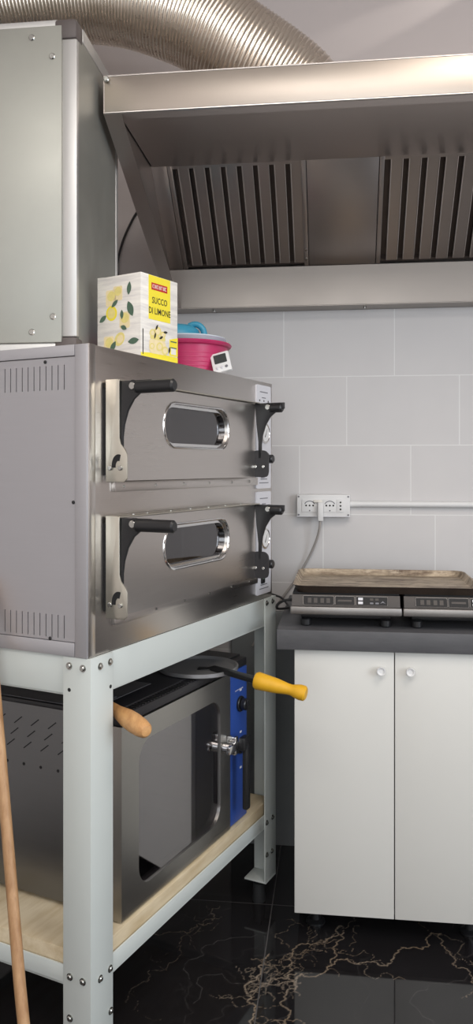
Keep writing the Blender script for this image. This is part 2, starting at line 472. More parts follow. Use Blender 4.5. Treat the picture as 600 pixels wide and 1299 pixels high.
struct(b.build('window_1'))

# ------------------------------------------------------------------ pizza oven
OZ = 1.003; OT = 1.704
oven = thing('pizza_oven', 'two-deck stainless pizza oven with oval door windows on the pale metal stand', 'pizza oven', OV(0, 0, OZ), -TH)
DZ = -OZ
L_OV, D_OV = 0.99, 0.78
b = MB(DZ)
b.box((-D_OV, 0.004, OZ), (0.0, L_OV, OT), M['steel'], 0.002)
b.box((-0.006, -0.002, OZ), (0.0015, 0.022, OT+0.001), M['steel'], 0.001)
b.build('body', oven)
# near side panel with two rows of slots, set in a frame of corner strips
b = MB(DZ)
y0, y1 = -0.004, 0.003
xa, xb = -D_OV+0.035, -0.036
slots = [-0.066-0.0175*k for k in range(38) if -0.066-0.0175*k > xa+0.02]
b.box((xa, y0, 1.036), (xb, y1, 1.042), M['steel_side'])
zr = [(1.042, 1.094), (1.604, 1.660)]
b.box((xa, y0, zr[0][1]), (xb, y1, zr[1][0]), M['steel_side'])
b.box((xa, y0, zr[1][1]), (xb, y1, 1.677), M['steel_side'])
for z0, z1 in zr:
    xs = xb
    for k, x in enumerate(slots):
        b.box((x+0.0012, y0, z0), (xs, y1, z1), M['steel_side']); xs = x-0.0012
    b.box((xa, y0, z0), (xs, y1, z1), M['steel_side'])
    b.box((xa, y1-0.001, z0), (xb, y1+0.0005, z1), M['slot'])
b.build('side_panel', oven)
b = MB(DZ)
b.box((-0.0348, -0.006, OZ), (-0.0015, 0.003, OT), M['steel_side'], 0.001)
b.box((-D_OV, -0.006, 1.679), (-0.036, 0.003, OT), M['steel_side'], 0.001)
b.box((-D_OV, -0.006, OZ), (-0.036, 0.003, 1.0345), M['steel_side'], 0.001)
b.box((-D_OV, -0.006, 1.036), (-D_OV+0.0335, 0.003, 1.677), M['steel_side'], 0.001)
b.build('corner_trim', oven)
for x, z in ((-0.12, 1.669), (-0.04, 1.35), (-0.106, 1.039), (-0.42, 1.669), (-0.42, 1.039)):
    b = MB(DZ); b.cyl((x, -0.003, z), (x, -0.0065, z), 0.0042, M['blackp'], 12, 0.001); b.build('screw', oven)

def plate_profile(z0, z1, w, wb):
    # outline of a door hinge plate in (x=outward, z)
    P = [(0.0, z0), (wb-0.008, z0), (wb, z0+0.008), (wb, z0+0.062), (wb-0.006, z0+0.074)]
    P += [(w+0.004, z0+0.086), (w, z0+0.1), (w, z1-0.004), (w-0.004, z1), (0.0, z1)]
    return P
BX = lambda y0: None
def FB(u, v, w): return (u, w, v)    # u=outward, v=z, extrude along the front
def horn(zb, zt, x0):
    P = [(x0, zb)]
    pts = [(0.010, 0.0), (0.010, 0.25), (0.014, 0.42), (0.024, 0.60), (0.040, 0.75), (0.062, 0.85), (0.086, 0.89), (0.086, 1.0), (-0.012, 1.0), (-0.006, 0.6), (0.0, 0.3)]
    return [(x0+u, zb+(zt-zb)*v) for u, v in pts] + [(x0, zb)]
def oven_door(dz):
    z = lambda v: v+dz
    b = MB(DZ)
    hole = rrect(0.262, z(1.480), 0.612, z(1.592), 0.054, 8)
    b.plate_hole(lambda u, v, w: (w, u, v), (0.066, z(1.398), 0.790, z(1.622)), hole, (0.010, 0.034), M['steel'])
    b.box((0.006, 0.052, z(1.624)), (0.046, 0.80, z(1.6275)), M['galv_warm'], 0.0008)
    for y in (0.13, 0.19, 0.30, 0.40, 0.5, 0.6, 0.7):
        b.cyl((0.03, y, z(1.627)), (0.03, y, z(1.6295)), 0.003, M['screw'], 8)
    door = b.build('door', oven)
    b = MB(DZ)
    b.plate_hole(lambda u, v, w: (w, u, v), (0.250, z(1.468), 0.624, z(1.604)), rrect(0.272, z(1.490), 0.602, z(1.582), 0.045, 8), (0.012, 0.026), M['chrome'])
    # raised rolled rim around the opening
    rim = [(0.034, u, v) for u, v in rrect(0.261, z(1.479), 0.613, z(1.593), 0.054, 10)]
    b.tube(rim+[rim[0]], 0.0032, M['chrome'], 8, cap=False)
    b.build('window_bezel', door)
    b = MB(DZ); b.prism(rrect(0.268, z(1.486), 0.606, z(1.586), 0.05, 8), lambda u, v, w: (w, u, v), (0.013, 0.017), M['glass']); b.build('window_glass', door)
    b = MB(DZ); b.box((0.0025, 0.27, z(1.488)), (0.0115, 0.604, z(1.584)), M['slot']); b.build('dark_chamber', door)
    # hinge plates
    for y, nm, mt in ((0.050, 'hinge_plate', M['galv_warm']), (0.798, 'hinge_plate', M['black'])):
        b = MB(DZ)
        if y < 0.5:
            P = plate_profile(z(1.395), z(1.628), 0.046, 0.067)
            b.prism([(max(u, 0.009), v_) for u, v_ in P], FB, (y, y+0.004), mt, 0.0006)
            b.box((0.0, y+0.004, z(1.41)), (0.012, y+0.008, z(1.61)), M['slot'])
        else:
            b.prism(rrect(0.0, z(1.398), 0.074, z(1.470), 0.012, 4), FB, (y, y+0.004), mt, 0.0006)
        yy = y-0.0012 if y < 0.5 else y-0.0012
        if y < 0.5:
            arc = [(0.044+0.018*math.cos(t), z(1.432)+0.026*math.sin(t)) for t in [R(a) for a in range(70, 200, 12)]]
            arc2 = [(0.044+0.008*math.cos(t), z(1.430)+0.013*math.sin(t)) for t in [R(a) for a in range(190, 60, -12)]]
            b.prism(arc+arc2, FB, (yy, y+0.001), M['slot'])
        b.build(nm, door)
        for x in ((0.022, 0.050) if y < 0.5 else ()):
            b = MB(DZ); b.cyl((x, y+0.001, z(1.427)), (x, y-0.005, z(1.427)), 0.0058, M['screw'], 14, 0.0012); b.build('screw', door)
    for y, gl in ((0.056, 0.186), (0.785, 0.126)):
        b = MB(DZ)
        if y > 0.5: b.prism(rrect(0.024, z(1.398), 0.080, z(1.480), 0.019, 5), FB, (y, y+0.006), M['black'])
        b.prism(horn(z(1.455), z(1.624), 0.040 if y < 0.5 else 0.046), FB, (y, y+0.008), M['blackp'], 0.0012)
        g0 = Vector((0.085, y+0.004, z(1.6085))); g1 = Vector((gl, y+0.004, z(1.6085)))
        b.cyl(g0, g1, 0.0145, M['blackp'], 20, 0.004)
        b.cyl((0.080, y+0.010, z(1.611)), (0.080, y-0.002, z(1.611)), 0.014, M['blackp'], 16)
        b.build('handle', door)
        if y > 0.5:
            for x in (0.038, 0.064):
                b = MB(DZ); b.cyl((x, y+0.001, z(1.430)), (x, y-0.004, z(1.430)), 0.005, M['screw'], 12, 0.001); b.build('screw', door)
        b = MB(DZ); b.cyl((0.080, y-0.002, z(1.611)), (0.080, y-0.007, z(1.611)), 0.0085, M['screw'], 14, 0.0012); b.build('screw', door)
    b = MB(DZ)
    b.box((0.0, 0.085, z(1.372)), (0.010, 0.86, z(1.396)), M['steel'], 0.001)
    for y in (0.12, 0.26, 0.40, 0.54, 0.68, 0.80):
        b.cyl((0.0095, y, z(1.384)), (0.0125, y, z(1.384)), 0.0035, M['screw'], 10)
    b.build('sill_strip', oven)
def oven_panel(z0, z1):
    b = MB(DZ)
    b.prism(rrect(0.862, z0, 0.972, z1, 0.006, 4), YZ, (0.0, 0.004), M['panelw'])
    for k, (zz, w) in enumerate(((z1-0.022, 0.06), (z1-0.040, 0.03), (z0+0.03, 0.05), (z0+0.018, 0.07))):
        b.box((0.004, 0.917-w/2, zz-0.0015), (0.0045, 0.917+w/2, zz+0.0015), M['inkgrey'])
    for y in (0.885, 0.917, 0.95): b.cyl((0.0035, y, z1-0.05), (0.0052, y, z1-0.05), 0.003, M['ink'], 8)
    p = b.build('control_panel', oven)
    zc = z0+0.178
    b = MB(DZ); b.lathe([(0.0, 0.0), (0.034, 0.0), (0.034, 0.003), (0.029, 0.005), (0.028, 0.003), (0.0, 0.003)], (0.004, 0.925, zc), M['chrome'], 32, Matrix.Rotation(R(90), 3, 'Y'))
    b.cyl((0.0070, 0.925, zc), (0.0074, 0.925, zc), 0.027, M['white'], 24)
    b.prism([(0.918, zc-0.012), (0.922, zc-0.014), (0.938, zc+0.016)], YZ, (0.0075, 0.0079), M['ink'])
    b.build('thermometer', p)
    b = MB(DZ)
    b.cyl((0.004, 0.93, zc-0.083), (0.012, 0.93, zc-0.083), 0.021, M['blackp'], 24, 0.002)
    b.cyl((0.012, 0.93, zc-0.083), (0.032, 0.93, zc-0.083), 0.014, M['blackp'], 20, 0.003)
    b.build('knob', p)
    b = MB(DZ); b.box((0.004, 0.893, z0+0.035), (0.010, 0.917, z0+0.062), M['blackp'], 0.002)
    b.box((0.008, 0.896, z0+0.049), (0.0115, 0.914, z0+0.060), M['leaf'], 0.001)
    b.build('switch', p)
oven_door(0.0); oven_door(-0.310)
oven_panel(1.360, 1.692); oven_panel(1.020, 1.350)

# ------------------------------------------------------------------ stand
SX = 0.008; SD = -0.80; SL = 1.003; ST = 1.0025
stand = thing('oven_stand', 'pale grey painted steel stand of bolted angle bars under the pizza oven', 'stand', OV(0, 0, 0), -TH)
FL = 0.084; TK = 0.004
for (x, sx) in ((SX, -1), (SD, 1)):
    for (y, sy) in ((-0.004, 1), (SL, -1)):
        b = MB()
        P = [(x, y), (x, y+sy*FL), (x+sx*TK, y+sy*FL), (x+sx*TK, y+sy*TK), (x+sx*FL*0.92, y+sy*TK), (x+sx*FL*0.92, y)]
        b.prism(P, XY, (0.084, ST), M['stand'], 0.0008)
        b.box((min(x, x+sx*0.078), min(y, y+sy*0.078), 0.078), (max(x, x+sx*0.078), max(y, y+sy*0.078), 0.084), M['stand'], 0.001)
        lg = b.build('leg', stand)
        b = MB(); cx, cy = x+sx*0.042, y+sy*0.042
        b.lathe([(0, 0), (0.021, 0), (0.022, 0.004), (0.020, 0.04), (0.019, 0.06), (0.010, 0.062), (0.010, 0.080), (0, 0.080)], (cx, cy, 0), M['rubber'], 24)
        b.build('foot', lg)
def angle(x0, x1, y0, y1, z0, z1, name, inner):
    # upright web plus a horizontal lip along the bottom
    b = MB(); b.box((x0, y0, z0), (x1, y1, z1), M['stand'], 0.0008)
    lo = [x0, y0, z0]; hi = [x1, y1, z0+0.004]
    ax, d = inner
    if d > 0: hi[ax] += 0.035
    else: lo[ax] -= 0.035
    b.box(tuple(lo), tuple(hi), M['stand'])
    b.build(name, stand)
for z0, z1, nm in ((0.914, ST, 'top_rail'), (0.258, 0.302, 'lower_rail')):
    angle(SX-0.0085, SX-0.0045, 0.002, SL-0.006, z0, z1, nm, (0, -1))
    angle(SD+0.0045, SD+0.0085, 0.002, SL-0.006, z0, z1, nm, (0, 1))
    angle(SD+0.002, SX-0.006, 0.0005, 0.0045, z0, z1, nm, (1, 1))
    angle(SD+0.002, SX-0.006, SL-0.0085, SL-0.0045, z0, z1, nm, (1, -1))
b = MB(); b.box((SD+0.012, 0.008, 0.2625), (SX-0.012, SL-0.012, 0.335), M['ply'], 0.002)
b.build('shelf_board', stand, label='raw plywood shelf board')
def bolt(p, d):
    b = MB(); p = Vector(p); d = Vector(d)
    b.cyl(p-d*0.001, p+d*0.001, 0.0085, M['screw'], 16)
    b.cyl(p+d*0.001, p+d*0.0055, 0.0062, M['screw'], 12, 0.002)
    b.build('bolt', stand)
for y, z in ((0.030, 0.980), (0.068, 0.982), (0.030, 0.276), (0.068, 0.278), (0.070, 0.180), (0.93, 0.988), (0.975, 0.988), (0.93, 0.276), (0.975, 0.277), (0.93, 0.172), (0.97, 0.168)):
    bolt((SX, y, z), (1, 0, 0))
for x, z in ((-0.052, 0.982), (-0.014, 0.980), (-0.050, 0.283), (-0.014, 0.282), (-0.050, 0.190)):
    bolt((x, -0.004, z), (0, -1, 0))
b = MB(); b.cyl((SX-0.001, 0.07, 0.925), (SX+0.0004, 0.07, 0.925), 0.0045, M['slot'], 12); b.build('bolt_hole', stand)
b = MB(); b.cyl((-0.052, -0.003, 0.928), (-0.052, -0.0044, 0.928), 0.0045, M['slot'], 12); b.build('bolt_hole', stand)

# ------------------------------------------------------------------ combi oven on the shelf
KZ = 0.3355; KT = 0.836
cb = thing('convection_oven', 'stainless convection oven with large glass door and blue control panel on plywood shelf', 'oven', OV(-0.012, 0.143, KZ), -TH)
KD = -KZ
W_, Dp = 0.70, 0.60
b = MB(KD)
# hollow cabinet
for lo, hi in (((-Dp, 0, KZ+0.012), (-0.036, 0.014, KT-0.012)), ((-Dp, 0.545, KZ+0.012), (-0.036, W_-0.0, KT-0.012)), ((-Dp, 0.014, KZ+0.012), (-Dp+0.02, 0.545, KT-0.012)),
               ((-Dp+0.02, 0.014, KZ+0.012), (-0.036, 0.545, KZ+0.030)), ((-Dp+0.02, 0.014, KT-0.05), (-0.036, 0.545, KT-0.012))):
    b.box(lo, hi, M['combi_shaded'])
rows = [(-0.10-0.055*k) for k in range(9)]
for k, x in enumerate(rows):
    for j in range(4):
        zc = KT-0.055-0.030*j; xc = x - 0.012*j
        if j < 3:
            P = [(xc-0.014, zc-0.009), (xc-0.011, zc-0.010), (xc+0.014, zc+0.009), (xc+0.011, zc+0.010)]
            b.prism(P, FX, (-0.0006, 0.0), M['slot'])
        else: b.cyl((xc, -0.0008, zc-0.02), (xc, 0.0, zc-0.02), 0.004, M['slot'], 10)
b.build('body', cb)
b = MB(KD)
b.box((-Dp-0.002, -0.002, KT-0.012), (-0.034, W_+0.002, KT), M['black'], 0.003)
b.box((-0.036, 0.0, KT-0.028), (-0.004, W_-0.01, KT-0.004), M['black'], 0.003)
for k in range(40):
    y = 0.02+k*0.0135
    b.box((-0.030, y, KT-0.004), (-0.008, y+0.006, KT-0.0015), M['blackp'])
b.build('top_cover', cb)
for x in (-0.06, -Dp+0.05):
    for y in (0.05, W_-0.05):
        b = MB(KD); b.cyl((x, y, KZ), (x, y, KZ+0.013), 0.018, M['rubber'], 16); b.build('foot', cb)
b = MB(KD)
b.box((-0.034, 0.006, KZ+0.006), (-0.003, 0.566, KZ+0.0065), M['steel_combi'])
hole = densify(rrect(0.074, KZ+0.050, 0.506, KT-0.088, 0.055, 8), 0.03)
b.plate_hole(lambda u, v, w: (w, u, v), (0.0, KZ+0.004, 0.568, KT-0.030), hole, (-0.033, 0.0), M['steel_combi'])
kd = b.build('door', cb)
b = MB(KD); b.prism(rrect(0.068, KZ+0.044, 0.512, KT-0.082, 0.058, 8), lambda u, v, w: (w, u, v), (-0.010, -0.005), M['glass2'])
b.build('window_glass', kd)
b = MB(KD)
for y in (0.10, 0.44):
    for zz in (0.06, 0.12, 0.18, 0.24, 0.30, 0.36): b.box((-Dp+0.06, y-0.004, KZ+zz), (-0.05, y+0.004, KZ+zz+0.006), M['chrome'], 0.001)
for zz in (0.18,):
    for k in range(12): b.tube([(-Dp+0.07+k*0.04, 0.096, KZ+zz+0.009), (-Dp+0.07+k*0.04, 0.444, KZ+zz+0.009)], 0.002, M['chrome'], 6)
    for y in (0.096, 0.444): b.tube([(-Dp+0.06, y, KZ+zz+0.010), (-0.06, y, KZ+zz+0.010)], 0.003, M['chrome'], 6)
b.build('oven_rack', cb)
b = MB(KD)
b.box((-0.034, 0.5695, KZ+0.004), (-0.004, 0.690, KT-0.030), M['blue'], 0.002)
for zz in (0.16, 0.27, 0.345, 0.40): b.box((-0.004, 0.64, KZ+zz), (-0.0034, 0.652, KZ+zz+0.006), M['panelw'])
for k in range(7): b.box((-0.004, 0.61+0.008*k, KZ+0.405), (-0.0034, 0.613+0.008*k, KZ+0.409), M['panelw'])
cp = b.build('control_panel', cb)
for zz in (0.362, 0.232):
    b = MB(KD)
    b.cyl((-0.004, 0.640, KZ+zz), (0.004, 0.640, KZ+zz), 0.024, M['blackp'], 24, 0.002)
    b.cyl((0.004, 0.640, KZ+zz), (0.022, 0.640, KZ+zz), 0.018, M['blackp'], 20, 0.003)
    b.box((0.020, 0.636, KZ+zz-0.016), (0.026, 0.644, KZ+zz+0.016), M['blackp'], 0.002)
    b.build('knob', cp)
b = MB(KD)
b.cyl((0.0, 0.525, KZ+0.262), (0.030, 0.525, KZ+0.262), 0.017, M['chrome'], 20, 0.003)
b.box((0.022, 0.500, KZ+0.250), (0.034, 0.590, KZ+0.275), M['chrome'], 0.004)
b.box((0.0, 0.545, KZ+0.235), (0.030, 0.565, KZ+0.290), M['chrome'], 0.004)
kl = b.build('door_latch', cb)
b = MB(KD)
b.box((0.030, 0.560, KZ+0.245), (0.052, 0.600, KZ+0.285), M['blackp'], 0.005)
b.box((0.036, 0.574, KZ+0.065), (0.054, 0.600, KZ+0.262), M['blackp'], 0.006)
b.build('handle', kl)

# ------------------------------------------------------------------ things on the convection oven
def MAT(x, y, z): return Matrix((( x.x, y.x, z.x), (x.y, y.y, z.y), (x.z, y.z, z.z))).to_4x4()
# round peel with yellow grip
pc = OV(-0.065, 0.610, KT+0.0005)
peel = thing('pizza_peel', 'small round metal peel with black shaft and yellow grip, jutting out past the blue panel', 'peel', pc, 0)
b = MB(); b.lathe([(0, 0.0), (0.112, 0.0), (0.117, 0.003), (0.117, 0.013), (0.113, 0.0135), (0.106, 0.006), (0, 0.005)], (0, 0, 0), M['disc'], 48); b.build('blade', peel)
p0 = OV(-0.03, 0.605, KT+0.013)-pc
p1 = OV(0.155, 0.530, 0.850)-pc
p2 = OV(0.300, 0.545, 0.826)-pc
dd = (p1-p0)
b = MB(); b.tube([p0-Vector((0,0,0.006)), p0+dd*0.15, p0+dd*0.5, p1+dd*0.06], [0.005, 0.009, 0.010, 0.011], M['blackp'], 12)
b.box((p0.x-0.03, p0.y-0.015, 0.005), (p0.x+0.03, p0.y+0.015, 0.009), M['blackp'], 0.002)
b.build('shaft', peel, label='black peel shaft')
b = MB(); v = p2-p1
b.tube([p1+v*k for k in (0, 0.015, 0.06, 0.2, 0.45, 0.64, 0.72, 0.80, 0.88, 0.97, 1.0)], [0.013, 0.020, 0.024, 0.0225, 0.0195, 0.015, 0.0145, 0.018, 0.0205, 0.020, 0.015], M['yellowp'], 20)
b.build('grip', peel, label='yellow peel grip')
# wooden-handled peel, mostly behind the leg: flat blade with a step up to the handle
ob_ = OV(-0.06, 0.17, KT+0.0005)
pe2 = thing('pizza_peel', 'flat metal peel with a wooden handle end poking out beside the near leg', 'peel', ob_, 0)
q0 = OV(-0.13, 0.190, KT+0.022); q1 = OV(0.112, 0.062, 0.839); v = q1-q0
b = MB(); b.tube([q0-ob_+v*k for k in (0, 0.35, 0.50, 0.58, 0.66, 0.78, 0.90, 0.97, 0.995, 1.0)], [0.012, 0.013, 0.015, 0.0185, 0.0215, 0.0225, 0.021, 0.0175, 0.012, 0.004], M['handle'], 20)
b.build('handle', pe2, label='pale wooden handle')
b = MB(); b.T = Matrix.Rotation(-TH, 4, 'Z')
P = [(-0.42, 0.0), (-0.115, 0.0), (-0.085, 0.013), (-0.015, 0.013), (-0.015, 0.0145), (-0.086, 0.0145), (-0.116, 0.0015), (-0.42, 0.0015)]
b.prism(P, lambda u, v_, w_: (u, w_, v_), (-0.02, 0.20), M['sheet'])
b.box((-0.10, 0.02, 0.0145), (-0.02, 0.05, 0.0175), M['sheet'], 0.001)
b.build('blade', pe2, label='flat dark metal peel blade')

# ------------------------------------------------------------------ broom
bb = Vector((-0.586, 1.540, 0))
bt = Vector((-0.822, 1.832, 1.1545))
br = thing('broom', 'wooden-handled broom leaning on the front of the oven stand', 'broom', bb, 0)
b = MB(); b.tube([(0, 0, 0.07)] + [tuple((bt-bb)*k + Vector((0, 0, 0.0))) for k in (0.07, 0.3, 0.6, 1.0)][1:] + [tuple((bt-bb)*1.01)], [0.0125, 0.0125, 0.0125, 0.0125, 0.009], M['pole'], 16)
b.build('pole', br)
b = MB(); b.box((-0.14, -0.025, 0.055), (0.14, 0.025, 0.09), M['red'], 0.01); b.build('head', br)
b = MB(); b.prism([(-0.14, 0.0), (0.14, 0.0), (0.13, 0.056), (-0.13, 0.056)], FX, (-0.022, 0.022), M['bristle']); b.build('bristles', br)

# ------------------------------------------------------------------ extractor box on the oven
BX0, BY0, BZ0, BZ1 = -0.645, 1.966, OT+0.001, 2.55
BW, BD, PR = 0.80, 0.385, 0.040
ex = thing('extractor_fan_box', 'tall galvanised extractor box with aluminium corner profiles standing on the pizza oven', 'extractor box', (BX0, BY0, BZ0), 0)
ZH = BZ1-BZ0
b = MB(); b.box((-BW+0.01, 0.01, 0.01), (-0.006, BD-0.01, ZH-0.01), M['galv'], 0.002)
b.box((-0.0065, PR*0.55, PR*0.55), (-0.002, BD-PR*0.55, ZH-0.01), M['galv'])
b.build('housing', ex)
b = MB(); b.box((-BW+PR, -0.006, PR-0.004), (-PR+0.002, 0.012, ZH-PR*0.45), M['galv'], 0.0015); b.build('front_panel', ex)
J = 0.05
for x0 in (-PR, -BW):
    for y0 in (0, BD-PR*0.5):
        b = MB(); w2 = PR if y0 == 0 else PR*0.5
        b.box((x0, y0, J), (x0+PR, y0+w2*(0.5 if y0 == 0 else 1), ZH-J), M['alu'], 0.004)
        b.build('corner_profile', ex)
for z0 in (0.0, ZH-PR*0.9):
    for y0 in (0.0, BD-PR*0.6):
        b = MB(); b.box((-BW+J, y0, z0), (-J, y0+PR*0.6, z0+PR*0.9), M['alu'], 0.003); b.build('rail_profile', ex)
    for x0 in (-PR*0.6, -BW):
        b = MB(); b.box((x0, J, z0), (x0+PR*0.6, BD-J, z0+PR*0.9), M['alu'], 0.003); b.build('rail_profile', ex)
for x0 in (-J-0.008, -BW):
    for y0 in (0, BD-J):
        for z0 in (0, ZH-J):
            b = MB(); b.box((x0-(0.0 if x0 < -0.3 else 0.0), y0-0.003, z0), (x0+J+0.008, y0+J, z0+J), M['joint'], 0.008); b.build('corner_joint', ex)
for x, z in ((-0.115, ZH-0.045), (-PR-0.022, ZH-0.095), (-0.115, 0.062), (-PR-0.02, 0.10), (-0.40, ZH-0.045), (-0.40, 0.062)):
    b = MB(); b.cyl((x, -0.005, z), (x, -0.009, z), 0.008, M['screw'], 14, 0.002); b.build('screw', ex)

# ------------------------------------------------------------------ range hood
HX0, HX1, HYF, HYB = -0.625, 1.15, 2.14, WY-0.001
hood = thing('range_hood', 'long stainless wall hood with slanted end and baffle filters above the worktop', 'range hood', (HX0, WY, 2.02), 0)
hx, hy, hz_ = HX0, WY, 2.02
def HB(): 
    b = MB(); b.T = Matrix.Translation((-hx, -hy, -hz_)); return b
b = HB(); b.box((HX0, HYF, 2.385), (HX1, HYF+0.003, 2.487), M['steel_lip'], 0.001)
b.cyl((HX0, HYF+0.0015, 2.3865), (HX1, HYF+0.0015, 2.3865), 0.0035, M['steel'], 10)
b.cyl((HX0, HYF+0.0015, 2.4855), (HX1, HYF+0.0015, 2.4855), 0.0025, M['steel'], 10)
b.box((HX0, HYF+0.003, 2.385), (HX1, HYF+0.045, 2.388), M['steel_dark'])
b.box((HX0+0.004, HYF+0.042, 2.388), (HX1, HYF+0.045, 2.44), M['steel_dark'])
b.build('front_lip', hood)
b = HB(); b.cyl((HX0+0.006, HYF-0.0005, 2.476), (HX0+0.006, HYF-0.008, 2.476), 0.008, M['screw'], 14, 0.002); b.build('bolt', hood)
b = HB(); b.box((HX0, HYF, 2.484), (HX1, HYB, 2.488), M['steel_dark'])
b.box((HX0+0.004, HYF+0.045, 2.442), (HX1, 2.70, 2.445), M['steel_dark'])
b.box((HX0, HYB-0.003, 2.02), (HX1, HYB, 2.487), M['steel_dark'])
b.build('canopy', hood)
side = [(HYF, 2.385), (HYF, 2.487), (HYB, 2.487), (HYB, 2.02), (3.0, 2.02)]
for x in (HX0-0.003, HX1):
    b = HB(); b.prism(side, YZ, (x, x+0.003), M['steel_dark'])
    dy, dz = 3.0-HYF, 2.02-2.385; l = math.hypot(dy, dz); nrm = (-dz/l, dy/l)
    xs = (x+0.003, x+0.048) if x < 0 else (x-0.045, x)
    P = [(HYF+0.0, 2.385), (3.0, 2.02), (3.0+nrm[0]*0.003, 2.02+nrm[1]*0.003), (HYF+nrm[0]*0.003, 2.385+nrm[1]*0.003)]
    b.prism(P, YZ, xs, M['steel_dark'])
    b.build('end_panel', hood)
b = HB(); b.box((HX0, 2.995, 2.022), (HX1, 2.998, 2.166), M['steel_gutter']); b.box((HX0, 2.995, 2.02), (HX1, HYB, 2.023), M['steel_gutter'])
b.box((HX0, 2.998, 2.16), (HX1, 3.02, 2.163), M['steel_gutter'])
for x in (-0.46, 0.1, 0.7): b.cyl((x, 3.03, 2.021), (x, 3.03, 2.013), 0.006, M['screw'], 10)
b.build('grease_gutter', hood)
Fy0, Fz0, Fy1, Fz1 = 2.996, 2.166, 2.690, 2.442
fl = math.hypot(Fy1-Fy0, Fz1-Fz0); fd = Vector((0, (Fy1-Fy0)/fl, (Fz1-Fz0)/fl)); fn = Vector((0, -fd.z, fd.y))
if fn.z > 0: fn = -fn
def FS(x, u, h): return tuple(Vector((x, Fy0, Fz0)) + fd*u + fn*h)
def slab(b, x0, x1, u0, u1, h0, h1, m, bev=0.0):
    b.prism([(x0, u0), (x1, u0), (x1, u1), (x0, u1)], FS, (h0, h1), m, bev)
def hood_filter(x0, x1):
    b = HB()
    slab(b, x0, x1, 0.002, fl-0.002, -0.045, -0.042, M['slot'])
    slab(b, x0, x0+0.016, 0.002, fl-0.002, -0.04, 0.0, M['steel_dark'], 0.002); slab(b, x1-0.016, x1, 0.002, fl-0.002, -0.04, 0.0, M['steel_dark'], 0.002)
    slab(b, x0+0.016, x1-0.016, 0.002, 0.014, -0.04, -0.012, M['filter_gap']); slab(b, x0+0.016, x1-0.016, fl-0.014, fl-0.002, -0.04, -0.004, M['steel_dark'])
    n = 8; p = (x1-x0-0.032)/n
    for k in range(n):
        a = x0+0.016+k*p
        slab(b, a+p*0.36, a+p, 0.012, fl-0.012, -0.008, -0.006, M['steel_dark'])
        slab(b, a+p*0.36, a+p*0.36+0.002, 0.012, fl-0.012, -0.03, -0.007, M['filter_gap']); slab(b, a+p-0.002, a+p, 0.012, fl-0.012, -0.03, -0.007, M['filter_gap'])
        b.tube([FS(a+p*0.36, 0.014, -0.006), FS(a+p*0.36, fl-0.014, -0.006)], 0.0022, M['steel'], 6); b.tube([FS(a+p, 0.014, -0.006), FS(a+p, fl-0.014, -0.006)], 0.0022, M['steel'], 6)
        slab(b, a, a+p*0.36, 0.012, fl-0.012, -0.036, -0.034, M['filter_gap'])
    for u in (0.03, 0.07): b.cyl(Vector(FS(x1-0.008, u, 0)), Vector(FS(x1-0.008, u, 0.004)), 0.004, M['screw'], 10)
    b.build('baffle_filter', hood)
def hood_blank(x0, x1):
    b = HB(); slab(b, x0, x1, 0.0, fl, -0.006, -0.002, M['steel_dark'], 0.001); b.build('blank_panel', hood)
hood_blank(HX0, -0.572); hood_filter(-0.570, -0.104); hood_blank(-0.102, 0.136); hood_filter(0.138, 0.640); hood_blank(0.642, HX1)

# ------------------------------------------------------------------ duct
def bez(P, n):
    P = [Vector(p) for p in P]; out = []
    for i in range(len(P)-1):
        a, b_, c, d = P[max(i-1, 0)], P[i], P[i+1], P[min(i+2, len(P)-1)]
        for k in range(n):
            t = k/n
            out.append(0.5*((2*b_)+(-a+c)*t+(2*a-5*b_+4*c-d)*t*t+(-a+3*b_-3*c+d)*t**3))
    return out + [P[-1]]
path = bez([(-1.86, 2.50, 2.86), (-1.2, 2.50, 2.93), (-0.75, 2.50, 2.92), (-0.48, 2.50, 2.835), (-0.29, 2.52, 2.725), (-0.14, 2.57, 2.63), (-0.09, 2.60, 2.56), (-0.09, 2.60, 2.492)], 26)
# resample evenly
acc = [0.0]
for a, c in zip(path[:-1], path[1:]): acc.append(acc[-1]+(c-a).length)
NR = int(acc[-1]/0.0030); pts = []; j = 0
for k in range(NR+1):
    s_ = acc[-1]*k/NR
    while j < len(acc)-2 and acc[j+1] < s_: j += 1
    pts.append(path[j].lerp(path[j+1], (s_-acc[j])/max(acc[j+1]-acc[j], 1e-9)))
org = Vector((-0.09, 2.60, 2.489))
b = MB(); b.tube([p-org for p in pts], [0.137+(0.0030 if k % 4 == 0 else 0.0) for k in range(NR+1)], M['duct'], 40, cap=False)
du = thing('flexible_duct', 'ribbed foil extraction duct curving down behind the top of the hood', 'duct', org)
b.build('hose', du, ang=60)
b = MB(); b.tube([(0, 0, 0.0), (0, 0, 0.012), (0, -0.012, 0.035)], [0.15, 0.142, 0.140], M['galv'], 40, cap=False); b.build('collar', du)

